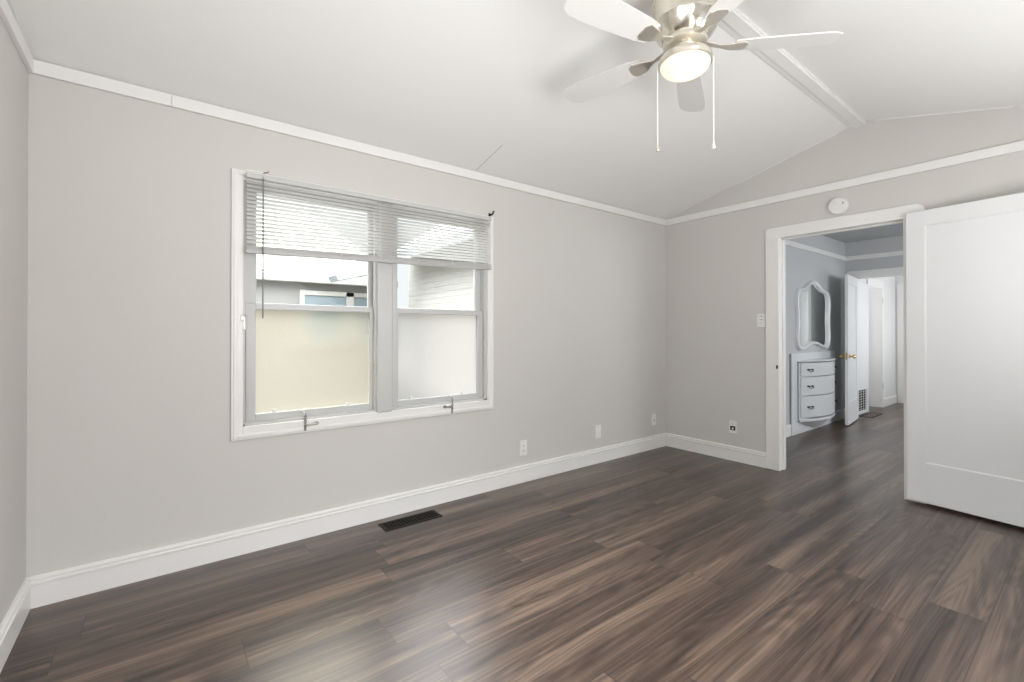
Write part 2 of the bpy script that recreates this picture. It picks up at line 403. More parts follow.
# local frame: leaf runs along -y, its seen face is at x = -DT
st, tr, br = .105, .105, .275
box(b, (-DT, -st, DB), (0, 0, DH), .003); box(b, (-DT, -DW, DB), (0, -DW+st, DH), .003)
box(b, (-DT, -DW+st-.002, DH-tr), (0, -st+.002, DH), .002); box(b, (-DT, -DW+st-.002, DB), (0, -st+.002, DB+br), .002)
leaf = build('door_leaf', b, M['door'], dr, local=True)
b = bm_new(); box(b, (-DT+.010, -DW+st-.004, DB+br-.004), (-.010, -st+.004, DH-tr+.004)); build('panel', b, M['door'], dr, local=True)
b = bm_new()
y0, y1, z0, z1 = -DW+st, -st, DB+br, DH-tr
for A, B in (((y0, z0), (y1, z0)), ((y1, z0), (y1, z1)), ((y1, z1), (y0, z1)), ((y0, z1), (y0, z0))):
    tube(b, [(-DT+.009, A[0], A[1]), (-DT+.009, B[0], B[1])], .0065, 6)
build('panel_moulding', b, M['door'], dr, local=True)
for z in (.25, 1.03, 1.85):
    b = bm_new(); lathe(b, [(.006, z-.045), (.006, z+.045)], (-.005, .006, 0), 12); build('hinge', b, M['trim'], dr, local=True)
for s_ in (-1,):
    b = bm_new(); lathe(b, [(.026, 0), (.026, -.006), (.011, -.010), (.010, -.028), (.024, -.036), (.026, -.05), (.018, -.06), (.004, -.063)], (-DT, -DW+.06, .92), 20, axis=0); build('knob', b, M['brass'], dr, local=True, smooth=True)

# ------------------------------------------------------------------ window_1
win = root('window_1', (1.16, YW, .62), label='white twin double hung window with frosted lower panes', cat='window', kind='structure')
def frame_boards(bm, x0, x1, z0, z1, w, wt, wb, ya, yb, bev=.004):
    box(bm, (x0, ya, z0), (x0+w, yb, z1), bev); box(bm, (x1-w, ya, z0), (x1, yb, z1), bev)
    box(bm, (x0+w-.001, ya, z1-wt), (x1-w+.001, yb, z1), bev); box(bm, (x0+w-.001, ya, z0), (x1-w+.001, yb, z0+wb), bev)
b = bm_new()
frame_boards(b, .302, 2.018, .617, 2.079, .056, .05, .072, YW-.016, YW+.001)
frame_boards(b, .312, 2.008, .627, 2.070, .020, .02, .020, YW-.021, YW-.012, .004)     # raised back band
build('casing', b, M['trim'], win)
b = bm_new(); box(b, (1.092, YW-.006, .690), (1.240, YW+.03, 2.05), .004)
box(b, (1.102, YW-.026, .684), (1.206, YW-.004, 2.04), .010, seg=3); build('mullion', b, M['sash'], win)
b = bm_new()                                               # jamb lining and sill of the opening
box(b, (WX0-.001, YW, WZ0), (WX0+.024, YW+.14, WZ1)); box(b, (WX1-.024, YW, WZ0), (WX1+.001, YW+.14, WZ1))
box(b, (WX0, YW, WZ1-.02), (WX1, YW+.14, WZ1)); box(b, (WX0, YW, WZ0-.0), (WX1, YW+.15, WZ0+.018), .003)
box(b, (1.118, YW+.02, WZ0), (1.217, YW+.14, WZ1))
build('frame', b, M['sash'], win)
def sash(x0, x1, z0, z1, ya, yb, wl, wr, wt, wb, gm, nm, clip=False):
    s = bm_new()
    box(s, (x0, ya, z0), (x0+wl, yb, z1), .003); box(s, (x1-wr, ya, z0), (x1, yb, z1), .003)
    box(s, (x0+wl-.001, ya, z1-wt), (x1-wr+.001, yb, z1), .003); box(s, (x0+wl-.001, ya, z0), (x1-wr+.001, yb, z0+wb), .003)
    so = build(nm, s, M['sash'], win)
    ym = (ya+yb)/2
    g = bm_new(); box(g, (x0+wl-.004, ym-.002, z0+wb-.004), (x1-wr+.004, ym+.002, z1-wt+.004)); build('glass_pane', g, gm, so)
    if clip:
        for fx in (.13, .77):
            g = bm_new(); xx = x0+wl+(x1-wr-x0-wl)*fx
            box(g, (xx, ya-.001, z0+wb-.006), (xx+.022, ya+.010, z0+wb+.018), .002); build('glass_clip', g, M['plastic'], so)
    return so
yl0, yl1, yu0, yu1 = YW+.028, YW+.056, YW+.060, YW+.088
for x0, x1, gm in ((.372, 1.120, M['frostA']), (1.214, 1.944, M['frostB'])):
    sash(x0, x1, .702, 1.363, yl0, yl1, .052, .048, .036, .042, gm, 'lower_sash', True)
    sash(x0, x1, 1.330, 2.042, yu0, yu1, .060, .046, .05, .036, M['glass'], 'upper_sash')
b = bm_new(); box(b, (.358, YW-.002, 1.215), (.372, YW+.03, 1.285), .002); box(b, (.346, YW-.022, 1.262), (.362, YW-.012, 1.292), .002); build('sash_catch', b, M['steel'], win)
b = bm_new(); box(b, (.368, YW+.012, .705), (.3725, YW+.03, 1.30)); box(b, (1.9435, YW+.012, .705), (1.947, YW+.03, 1.33)); build('track_gap', b, M['hole'], win)

# chains with pins holding the sashes down
def chain_latch(x, z0, z1, px, pz, label):
    r = root('latch_chain', (x, YW-.02, z0), label=label, cat='latch chain', group='latch chains under the window panes')
    n = 7
    for k in range(n):
        zc = z0+.012+(z1-z0-.02)*k/(n-1); hl = (z1-z0)/(n-1)*.62
        pts = [(x+(.006*math.sin(t) if k % 2 else 0), YW-.0255+(0 if k % 2 else .003*math.sin(t)), zc+hl*math.cos(t)) for t in [2*math.pi*i/12 for i in range(12)]]
        l = bm_new(); tube(l, pts, .0023, 6, True); build('link', l, M['steel'], r, smooth=True)
    p = bm_new(); tube(p, [(x, YW-.027, pz), (px, YW-.028, pz+.004)], .0055, 10); lathe(p, [(.0105, -.005), (.0105, .005)], (px, YW-.028, pz+.006), 12, axis=1)
    build('pin', p, M['steel'], r, smooth=True)
    p = bm_new(); box(p, (x-.006, YW-.024, z0-.004), (x+.006, YW-.020, z0+.03), .002); build('staple', p, M['steel'], r)
    p = bm_new(); tube(p, [(x-.012, YW+.02, z1+.010), (x-.002, YW-.006, z1+.004), (x, YW-.024, z1-.004)], .002, 6); build('hook', p, M['steel'], r)
chain_latch(.672, .632, .730, .735, .660, 'small steel chain and pin below the left frosted pane')
chain_latch(1.650, .628, .735, 1.588, .672, 'small steel chain and pin below the right frosted pane')

# mini blind drawn up over the top of the window
bl = root('mini_blind', (1.15, 2.80, 2.05), label='white slatted mini blind pulled up over the top of the twin window', cat='window blind')
bx0, bx1, yb_ = .362, 1.955, 2.805
def ztop(x): return 2.032
def zbot(x): return 1.650 + (x-bx0)/(bx1-bx0)*.040
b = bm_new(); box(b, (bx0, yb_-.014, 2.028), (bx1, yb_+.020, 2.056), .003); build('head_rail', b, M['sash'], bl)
ns = 16
b = bm_new(); ang = math.radians(45)
for k in range(1, ns+1):
    f = k/(ns+1); rows = []
    for x in (bx0+.004, bx1-.004):
        zc = 2.028*(1-f)+(zbot(x)+.014)*f
        rows.append([(x, yb_+t*math.cos(ang), zc+t*math.sin(ang)+(.0016*(1-(t/.0125)**2))) for t in (-.0125, -.006, 0, .006, .0125)])
    A = [[b.verts.new(p) for p in r] for r in rows]; A2 = [[b.verts.new((p[0], p[1]+.0002, p[2]+.0006)) for p in r] for r in rows]
    for i in range(4):
        b.faces.new((A[0][i], A[0][i+1], A[1][i+1], A[1][i])); b.faces.new((A2[0][i], A2[1][i], A2[1][i+1], A2[0][i+1]))
    b.faces.new((A[0][0], A[1][0], A2[1][0], A2[0][0])); b.faces.new((A[0][4], A2[0][4], A2[1][4], A[1][4]))
build('slats', b, M['slat'], bl, smooth=True)
def sloped_bar(bm, x0, x1, ya, yb2, dz0, dz1):
    bb = bmesh.new(); vs_ = []
    for x in (x0, x1):
        vs_.append([bb.verts.new((x, y, zbot(x)+z)) for y, z in ((ya, dz0), (yb2, dz0), (yb2, dz1), (ya, dz1))])
    for i in range(4): bb.faces.new((vs_[0][i], vs_[0][(i+1) % 4], vs_[1][(i+1) % 4], vs_[1][i]))
    bb.faces.new(vs_[0][::-1]); bb.faces.new(vs_[1]); bmesh.ops.recalc_face_normals(bb, faces=bb.faces[:])
    bmesh.ops.bevel(bb, geom=bb.edges[:], offset=.003, segments=2, affect='EDGES'); merge(bm, bb)
b = bm_new()                                               # gathered slats resting on the bottom rail
for k in range(5): sloped_bar(b, bx0+.003, bx1-.003, yb_-.0125, yb_+.0125, -.006+k*.0042, -.0035+k*.0042)
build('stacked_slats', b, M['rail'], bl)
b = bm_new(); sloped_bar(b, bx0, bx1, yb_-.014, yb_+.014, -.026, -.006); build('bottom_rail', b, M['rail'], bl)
for x in (.50, .86, 1.10, 1.36, 1.62, 1.83):
    b = bm_new(); tube(b, [(x, yb_-.0155, 2.03), (x, yb_-.0155, zbot(x)-.006)], .0011, 5); build('ladder_cord', b, M['cord'], bl)
b = bm_new(); lathe(b, [(.0034, 1.275), (.0042, 1.29), (.0034, 1.33), (.0034, 2.03)], (.441, yb_-.026, 0), 8); build('tilt_wand', b, M['wand'], bl, smooth=True)
b = bm_new(); tube(b, [(.441, yb_-.026, 2.03), (.441, yb_-.018, 2.042), (.441, yb_-.008, 2.040)], .002, 6); build('wand_hook', b, M['steel'], bl)
cb = root('curtain_bracket', (1.985, YW, 2.10), label='small black curtain rod bracket on the wall at the window corner', cat='bracket')
b = bm_new(); box(b, (1.978, YW-.004, 2.075), (1.996, YW, 2.105), .001); build('plate', b, M['black'], cb)
b = bm_new(); tube(b, [(1.987, YW-.003, 2.09), (1.987, YW-.035, 2.088), (1.99, YW-.045, 2.10), (1.995, YW-.045, 2.112)], [.006, .006, .008, .009], 8); build('hook', b, M['black'], cb)
cb = root('curtain_bracket', (.41, YW, 2.10), label='thin white bracket above the left end of the blind', cat='bracket')
b = bm_new(); box(b, (.37, YW-.006, 2.083), (.47, YW, 2.091), .001); build('plate', b, M['trim'], cb)
b = bm_new(); tube(b, [(.455, YW-.006, 2.086), (.475, YW-.03, 2.086), (.478, YW-.03, 2.098)], .003, 6); build('hook', b, M['steel'], cb)

# unseen window added behind the viewpoint to hold a fill light
wb = root('fill_window_2', (1.15, YB, .85), label='added wide white framed window behind the viewpoint, holding a fill light', cat='window', kind='structure')
b = bm_new()
frame_boards(b, -.08, 2.38, .77, 2.13, .08, .08, .08, YB, YB+.02); build('casing', b, M['trim'], wb)  # casing of the added window
b = bm_new()
frame_boards(b, .0, 2.3, .85, 2.05, .03, .03, .03, YB-.13, YB); build('frame', b, M['sash'], wb)  # frame of the added window

wr = root('fill_window_4', (3.0, YB, .85), label='added white window front on the back wall, backing a fill light', cat='window', kind='structure')  # added out of view to back a fill light, solid wall behind
b = bm_new(); frame_boards(b, 2.42, 3.58, .80, 2.02, .08, .08, .08, YB, YB+.02); build('casing', b, M['trim'], wr)  # casing of the added window front
b = bm_new(); box(b, (2.49, YB+.001, .87), (3.51, YB+.004, 1.95)); build('glass_pane', b, M['bluepane'], wr)  # pane of the added window front, laid on solid wall
wl = root('fill_window_3', (XL, .15, .85), label='added white window front on the left wall, backing a fill light', cat='window', kind='structure')  # unseen window front added behind the left fill light, no opening
b = bm_new()
for lo, hi in (((-.45, .80), (-.35, 2.10)), ((.65, .80), (.75, 2.10)), ((-.45, 2.02), (.75, 2.10)), ((-.45, .80), (.75, .88))): box(b, (XL, lo[0], lo[1]), (XL+.02, hi[0], hi[1]), .003)
build('casing', b, M['trim'], wl)  # casing of the added window front
b = bm_new(); box(b, (XL+.001, -.36, .87), (XL+.004, .66, 2.03)); build('glass_pane', b, M['bluepane'], wl)  # pane of the added window front, no opening behind

# ------------------------------------------------------------------ wall plates, smoke alarm, register
def plate_on(axis, wall, c, z, w, h, kind, name, label, cat, group=None):
    """axis 1: on the window wall facing -y; axis 0: on the far wall facing -x"""
    T = Matrix.Translation((c, wall, z)) if axis == 1 else Matrix.Translation((wall, c, z)) @ Matrix.Rotation(math.radians(-90), 4, 'Z')
    r = bpy.data.objects.new(name, None); COL.objects.link(r); r.empty_display_size = .05
    r.matrix_world = T; r.location = T.translation; WM[r] = T; tag(r, label, cat, group)
    q = bm_new(); box(q, (-w/2, -.006, -h/2), (w/2, 0, h/2), .0025); build('cover_plate', q, M['plastic'], r, local=True)
    if kind == 'outlet':
        for s in (1, -1):
            q = bm_new(); box(q, (-.017, -.0085, s*.021-.014), (.017, -.005, s*.021+.014), .003); so = build('socket', q, M['plastic'], r, local=True)
            q = bm_new()
            box(q, (-.009, -.0093, s*.021-.003), (-.0065, -.0083, s*.021+.008)); box(q, (.0065, -.0093, s*.021-.003), (.009, -.0083, s*.021+.007))
            lathe(q, [(.0028, -.0093), (.0028, -.0083)], (0, 0, s*.021-.008), 10, axis=1); build('slots', q, M['hole'], so, local=True)
    if kind == 'blank':
        for s in (1, -1):
            q = bm_new(); lathe(q, [(.003, -.0068), (.003, -.0055)], (0, 0, s*.042), 10, axis=1); build('screw', q, M['steel'], r, local=True)
    if kind == 'coax':
        q = bm_new(); lathe(q, [(.0055, -.016), (.0055, -.005), ], (0, 0, -.004), 12, axis=1); build('jack', q, M['steel'], r, local=True)
    if kind == 'phone':
        q = bm_new(); box(q, (-.022, -.0135, -.028), (.022, -.005, .010), .002); j = build('jack_block', q, M['hole'], r, local=True)
        q = bm_new(); box(q, (-.007, -.0150, -.020), (.012, -.0125, -.002), .001); build('socket', q, M['plastic'], j, local=True)
        q = bm_new(); lathe(q, [(.003, -.008), (.003, -.0055)], (0, 0, .030), 10, axis=1); build('screw', q, M['hole'], r, local=True)
    if kind == 'switch':
        q = bm_new(); box(q, (-.009, -.014, .010), (.009, -.005, .032), .002, rot=None); build('toggle', q, M['plastic'], r, local=True)
        q = bm_new(); box(q, (-.017, -.0085, -.036), (.017, -.005, -.006), .003); so = build('socket', q, M['plastic'], r, local=True)
        q = bm_new(); box(q, (-.007, -.0093, -.024), (-.005, -.0083, -.014)); box(q, (.005, -.0093, -.024), (.007, -.0083, -.014)); build('slots', q, M['hole'], so, local=True)
        q = bm_new(); box(q, (-.0115, -.0066, .004), (.0115, -.0057, .038)); build('toggle_surround', q, M['soffit'], r, local=True)
    return r
plate_on(1, YW, 2.318, .272, .074, .120, 'outlet', 'power_outlet', 'white double power outlet low on the window wall, right of the window', 'outlet')
plate_on(1, YW, 3.200, .286, .074, .118, 'blank', 'blank_wall_plate', 'plain white blank cover plate low on the window wall', 'wall plate')
plate_on(1, YW, 4.045, .297, .072, .116, 'coax', 'cable_wall_plate', 'white wall plate with one small jack next to the room corner', 'wall plate')
plate_on(0, XF, 2.146, .312, .074, .118, 'phone', 'phone_wall_plate', 'white wall plate with a dark jack block left of the doorway', 'wall plate')
plate_on(0, XF, 1.890, 1.306, .072, .116, 'switch', 'light_switch', 'white light switch plate left of the doorway casing', 'light switch')
sd = root('smoke_alarm', (XF, 1.300, 2.198), label='round white smoke alarm on the wall above the doorway', cat='smoke alarm')
b = bm_new(); lathe(b, [(.070, 0), (.070, -.010), (.066, -.024), (.058, -.032), (.02, -.036), (.002, -.0365)], (XF, 1.300, 2.198), 40, axis=0); build('housing', b, M['plastic'], sd, smooth=True)
b = bm_new(); box(b, (XF-.0385, 1.258, 2.205), (XF-.032, 1.262, 2.220)); build('indicator', b, M['hole'], sd)
b = bm_new(); lathe(b, [(.012, -.034), (.012, -.0385), (.010, -.040)], (XF, 1.318, 2.22), 16, axis=0); build('test_button', b, M['plastic'], sd)

fr = root('floor_register', (1.27, 2.715, 0), label='dark bronze floor vent register beside the baseboard below the window', cat='floor vent')
b = bm_new(); frame_boards(b, 0, 0.385, 0, .130, .018, .018, .018, -.004, 0, .001)
b.transform(Matrix.Rotation(math.radians(-90), 4, 'X')); b.transform(Matrix.Translation((1.082, 2.652+.130-.130, .0)))
for v in b.verts: v.co.z = abs(v.co.z)
build('frame', b, M['bronze'], fr)
bb2 = bm_new(); 
for k in range(16):
    x = 1.082+.022+k*.0225
    box(bb2, (x, 2.668, .0008), (x+.006, 2.766, .0035), rot=None)
build('louvers', bb2, M['bronze'], fr)
b = bm_new(); box(b, (1.098, 2.668, .0003), (1.452, 2.768, .0012)); build('dark_duct', b, M['hole'], fr)

# ------------------------------------------------------------------ ceiling fan
FX, FY = 1.86, 1.15
fan = root('ceiling_fan', (FX, FY, ZR-.04), label='nickel ceiling fan with white blades and a lit frosted lamp', cat='ceiling fan')
b = bm_new(); lathe(b, [(.055, 2.782), (.088, 2.780), (.100, 2.765), (.104, 2.740), (.100, 2.728), (.075, 2.720)], (FX, FY, 0), 48); build('canopy', b, M['nickel'], fan, smooth=True)
b = bm_new(); lathe(b, [(.075, 2.728), (.120, 2.722), (.134, 2.712), (.139, 2.700), (.139, 2.690), (.143, 2.687), (.143, 2.677), (.138, 2.672), (.138, 2.590), (.142, 2.586), (.142, 2.574), (.137, 2.568), (.131, 2.548), (.126, 2.542), (.120, 2.530), (.104, 2.516), (.098, 2.508), (.092, 2.504)], (FX, FY, 0), 56); build('motor_housing', b, M['nickel'], fan, smooth=True)
b = bm_new(); lathe(b, [(.090, 2.506), (.094, 2.500), (.094, 2.484), (.086, 2.478), (.050, 2.474)], (FX, FY, 0), 48); build('flywheel', b, M['nickel_dull'], fan, smooth=True)
b = bm_new(); lathe(b, [(.05, 2.476), (.058, 2.468), (.058, 2.446), (.062, 2.440)], (FX, FY, 0), 40); build('switch_housing', b, M['nickel_dull'], fan, smooth=True)
b = bm_new(); lathe(b, [(.060, 2.444), (.085, 2.442), (.104, 2.434), (.113, 2.424), (.115, 2.412), (.115, 2.398), (.108, 2.396)], (FX, FY, 0), 48); kit = build('light_pan', b, M['nickel_dull'], fan, smooth=True)
b = bm_new(); lathe(b, [(.108, 2.398)] + [(.106*math.cos(t), 2.396-.052*math.sin(t)) for t in [i*math.pi/2/9 for i in range(0, 9)]] + [(.006, 2.344)], (FX, FY, 0), 48); build('lamp_lens', b, M['lens'], kit, smooth=True)
NB = 5
def blade_bm(a):
    bb = bmesh.new(); pts = []
    # rounded paddle outline in the local x (radius) / y (width) plane
    out = [(.205, -.048), (.26, -.058), (.40, -.066), (.54, -.070), (.60, -.066), (.632, -.048), (.642, -.018), (.642, .018), (.632, .048), (.60, .066), (.54, .070), (.40, .066), (.26, .058), (.205, .048)]
    A = [bb.verts.new((x, y, .003)) for x, y in out]; B = [bb.verts.new((x, y, -.003)) for x, y in out]
    bb.faces.new(A); bb.faces.new(B[::-1])
    for i in range(len(out)): bb.faces.new((A[i], B[i], B[(i+1) % len(out)], A[(i+1) % len(out)]))
    bmesh.ops.recalc_face_normals(bb, faces=bb.faces[:])
    bb.transform(Matrix.Rotation(math.radians(11), 4, 'X')); bb.transform(Matrix.Rotation(a, 4, 'Z')); bb.transform(Matrix.Translation((FX, FY, 2.470)))
    return bb
def iron_bm(a):
    bb = bm_new()
    prism(bb, [(.080, -.018), (.150, -.010), (.190, -.030), (.245, -.040), (.262, -.022), (.262, .022), (.245, .040), (.190, .030), (.150, .010), (.080, .018)], 2, -.0025, .0025)
    for v in bb.verts:
        r_ = v.co.x
        if r_ > .16: v.co.z += v.co.y*math.tan(math.radians(11)) - .0058
        v.co.z += .018*max(0, (.15-r_)/.07)
    bb.transform(Matrix.Rotation(a, 4, 'Z')); bb.transform(Matrix.Translation((FX, FY, 2.470)))
    return bb
A0 = math.radians(100)
for k in range(NB):
    a = A0+k*2*math.pi/NB
    bo = build('blade', blade_bm(a), M['blade'], fan)
    build('blade_iron', iron_bm(a), M['nickel_dull'], bo)
pv = Vector((.526, -.851, 0))
for s, zb in ((-1, 2.025), (1, 2.005)):
    p = Vector((FX, FY, 0))+pv*.117*s
    b = bm_new(); tube(b, [Vector((FX, FY, 2.425))+pv*.10*s, p+Vector((0, 0, 2.41)), p+Vector((0, 0, 2.37)), p+Vector((0, 0, zb+.03))], .0022, 6)
    for k in range(44): lathe(b, [(.0008, -.0026), (.0032, 0), (.0008, .0026)], (p.x, p.y, 2.395-k*.0083), 6)
    ch = build('pull_chain', b, M['cord'], fan)
    b = bm_new(); lathe(b, [(.0015, .032), (.004, .026), (.0065, .014), (.0080, .006), (.006, 0), (.001, -.002)], (p.x, p.y, zb), 12); build('chain_bob', b, M['plastic'] if s > 0 else M['nickel_dull'], ch, smooth=True)
d = bpy.data.lights.new('fan_lamp_bulb', 'POINT'); d.energy = .07; d.color = (1, .92, .80); d.shadow_soft_size = .02
o = bpy.data.objects.new('fan_lamp_bulb', d); COL.objects.link(o); o.location = (FX, FY, 2.385)

# ------------------------------------------------------------------ anteroom seen through the doorway
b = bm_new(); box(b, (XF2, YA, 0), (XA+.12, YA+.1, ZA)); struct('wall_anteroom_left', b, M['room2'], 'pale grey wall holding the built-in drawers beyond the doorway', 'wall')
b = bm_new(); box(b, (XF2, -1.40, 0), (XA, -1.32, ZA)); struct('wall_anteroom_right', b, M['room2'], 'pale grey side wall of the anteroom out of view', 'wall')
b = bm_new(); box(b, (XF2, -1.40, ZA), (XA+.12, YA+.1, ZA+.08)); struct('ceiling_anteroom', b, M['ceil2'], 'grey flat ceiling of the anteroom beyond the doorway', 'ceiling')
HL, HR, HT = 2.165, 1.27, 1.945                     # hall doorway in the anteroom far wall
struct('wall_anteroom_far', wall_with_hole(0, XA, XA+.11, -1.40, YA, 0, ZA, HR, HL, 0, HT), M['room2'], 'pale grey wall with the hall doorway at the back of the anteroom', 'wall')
b = bm_new(); box(b, (XF2, YA-.018, 2.205), (XA, YA, 2.262), .002); struct('trim_10', b, M['trim'], 'white picture rail above the built-in drawers', 'picture rail')
b = bm_new(); box(b, (XA-.018, -1.32, 2.205), (XA, YA-.018, 2.262), .002); struct('trim_11', b, M['trim'], 'white picture rail over the hall doorway', 'picture rail')
b = bm_new(); casing(b, XA-.018, XA+.001, HL+.075, HL, HR, HR-.10, HT, HT+.105, .045)
box(b, (XA-.002, HL, 0), (XA+.112, HL+.012, HT)); box(b, (XA-.002, HR-.012, 0), (XA+.112, HR, HT)); box(b, (XA-.002, HR, HT), (XA+.112, HL, HT+.012))
struct('trim_12', b, M['trim'], 'white casing with clipped corners around the hall doorway', 'door casing')
baseboard('baseboard_anteroom', YA, 0, -1, XF2, 5.80, 'white baseboard between doorway jamb and built-in drawers')
baseboard('baseboard_anteroom_corner', YA, 0, -1, 7.17, XA, 'shaded white baseboard between built-in drawers and hall wall')

# built-in bow-front drawers
ds = root('built_in_dresser', (6.49, YA, 0), label='light grey bow fronted built-in dresser with three drawers under the mirror', cat='dresser')
dx0, dx1, fy = 5.985, 7.065, YA-.030
b = bm_new()
frame_boards(b, 5.800, 7.170, .0, .955, .150, .095, .06, fy+.004, YA-.001, .003)
box(b, (5.80, YA-.012, .0), (7.17, YA-.001, .955)); build('face_frame', b, M['dresser'], ds)
def bow(x, dep, x0=dx0, x1=dx1):
    u = (x-(x0+x1)/2)/((x1-x0)/2); return fy-dep*(1-u*u)
def bow_slab(bm, x0, x1, z0, z1, dep, extra=0, back=None, bev=.004, taper=0):
    n = 18; fr_ = [(x0+(x1-x0)*i/n, bow(x0+(x1-x0)*i/n, dep)-extra) for i in range(n+1)]
    bk = fy+.01 if back is None else back
    bb = bmesh.new(); 
    poly = fr_+[(x1, bk), (x0, bk)]
    A = [bb.verts.new((x, y, z1)) for x, y in poly]
    B = [bb.verts.new((x if not taper else (x-6.525)*(1-taper)+6.525, y if not taper or i > n else fy+(y-fy)*(1-taper), z0)) for i, (x, y) in enumerate(poly)]
    bb.faces.new(A); bb.faces.new(B[::-1])
    for i in range(len(poly)): bb.faces.new((A[i], B[i], B[(i+1) % len(poly)], A[(i+1) % len(poly)]))
    bmesh.ops.recalc_face_normals(bb, faces=bb.faces[:])
    if bev:
        es = [e for e in bb.edges if abs(e.verts[0].co.z-e.verts[1].co.z) < 1e-5]
        bmesh.ops.bevel(bb, geom=es, offset=bev, segments=2, affect='EDGES')
    merge(bm, bb)
DEP = .135
b = bm_new(); bow_slab(b, dx0+.005, dx1-.005, .165, .845, DEP-.065, bev=0); build('carcass', b, M['dresser'], ds)
b = bm_new(); bow_slab(b, dx0-.10, dx1+.05, .850, .870, DEP+.012, .010, bev=.004); build('top_shelf', b, M['dresser'], ds)
b = bm_new(); bow_slab(b, dx0-.09, dx1+.045, .840, .850, DEP-.012, .0, bev=0); build('shelf_shade_strip', b, M['gap'], ds)  # dark strip standing in for the shade under the shelf
for z0, z1 in ((.678, .836), (.452, .668), (.190, .442)):
    b = bm_new(); bow_slab(b, dx0+.02, dx1-.02, z0, z1, DEP, .008, bev=.005); dw = build('drawer', b, M['dresser'], ds)
    for fx in (.13, .93):
        x = dx0+(dx1-dx0)*fx; y = bow(x, DEP)-.008; zc = (z0+z1)/2+.0; sl = math.atan2(bow(x+.01, DEP)-bow(x-.01, DEP), .02)
        p = bm_new()
        for s in (-1, 1): lathe(p, [(.011, 0), (.010, -.008), (.004, -.010), (.004, -.016)], (s*.034, 0, 0), 12, axis=1)
        tube(p, [(-.034, -.014, 0), (-.028, -.020, -.016), (-.012, -.022, -.022), (.012, -.022, -.022), (.028, -.020, -.016), (.034, -.014, 0)], .0042, 8)
        box(p, (-.034, -.004, -.006), (.034, 0, .006), .002)
        p.transform(Matrix.Rotation(sl, 4, 'Z')); p.transform(Matrix.Translation((x, y, zc))); build('pull', p, M['black'], dw, smooth=True)
b = bm_new(); bow_slab(b, dx0, dx1, .140, .172, DEP, .014, bev=.008); build('bottom_lip', b, M['dresser'], ds)
b = bm_new(); bow_slab(b, dx0+.03, dx1-.03, .03, .140, DEP-.02, 0, bev=0, taper=.72); build('under_apron', b, M['dresser'], ds)

# mirror with a wavy white frame above it
mr = root('wall_mirror', (6.45, YA, 1.0), label='scalloped white framed mirror on the wall above the built-in dresser', cat='mirror')
def scallop(s):
    # (x, z) outline, half symmetric about the middle
    cx, cz = 6.468, 1.40
    half = [(0, .440), (.09, .428), (.18, .392), (.27, .350), (.34, .338), (.42, .330), (.475, .300), (.510, .245), (.520, .17), (.508, .06), (.500, -.05), (.505, -.15), (.515, -.24), (.512, -.31), (.490, -.368), (.445, -.402), (.38, -.412), (.29, -.398), (.18, -.372), (.09, -.356), (0, -.352)]
    full = half + [(-x, z) for x, z in half[-2:0:-1]]
    # smooth
    pts = []
    n = len(full)
    for i in range(n):
        p0, p1, p2, p3 = full[i-1], full[i], full[(i+1) % n], full[(i+2) % n]
        for t in (0, .33, .66):
            q = []
            for a_ in (0, 1):
                q.append(.5*((2*p1[a_])+(-p0[a_]+p2[a_])*t+(2*p0[a_]-5*p1[a_]+4*p2[a_]-p3[a_])*t*t+(-p0[a_]+3*p1[a_]-3*p2[a_]+p3[a_])*t**3))
            pts.append(q)
    return [(cx+x*(1-s/.5), cz+.02+(z-.02)*(1-s/.4)) for x, z in pts]
b = bm_new(); rings = []
for s, dy in ((0, 0), (0, -.022), (.005, -.036), (.016, -.042), (.028, -.038), (.038, -.026), (.042, -.010), (.042, 0)):
    rings.append([b.verts.new((x, YA-.001+dy, z)) for x, z in scallop(s)])
for i in range(len(rings)-1):
    n = len(rings[0])
    for k in range(n): b.faces.new((rings[i][k], rings[i][(k+1) % n], rings[i+1][(k+1) % n], rings[i+1][k]))
bmesh.ops.recalc_face_normals(b, faces=b.faces[:]); build('frame', b, M['door'], mr, smooth=True)
b = bm_new(); prism(b, scallop(.037), 1, YA-.012, YA-.004); build('mirror_glass', b, M['mirror'], mr)

# hall door, open toward the viewer
hd = root('door_2', (XA-.03, 2.138, 0), math.radians(6.7), 'white panelled hall door standing open beside the built-in dresser', 'door', kind='structure')
hw, ht_, hz = .68, .036, 1.94
b = bm_new()                                               # local: leaf runs along -x, faces at y=0 and y=-ht_
for a0, a1 in ((-hw, -hw+.11), (-.11, 0)): box(b, (a0, -ht_, .015), (a1, 0, hz), .003)
for z0, z1 in ((.015, .30), (hz-.12, hz)): box(b, (-hw+.109, -ht_, z0), (-.109, 0, z1), .003)
build('door_leaf', b, M['door'], hd, local=True)
b = bm_new(); box(b, (-hw+.105, -ht_+.010, .296), (-.105, -.010, hz-.116)); build('panel', b, M['door'], hd, local=True)
for s, yy in ((-1, -ht_), (1, 0)):
    b = bm_new(); lathe(b, [(.026, 0), (.026, s*.006), (.011, s*.010), (.010, s*.032), (.024, s*.042), (.027, s*.056), (.018, s*.068), (.004, s*.071)], (-hw+.06, yy, .89), 20, axis=1); build('knob', b, M['brass'], hd, local=True, smooth=True)
b = bm_new(); box(b, (-hw-.001, -ht_+.008, .85), (-hw+.002, -.008, .94)); build('latch_plate', b, M['brass'], hd, local=True)

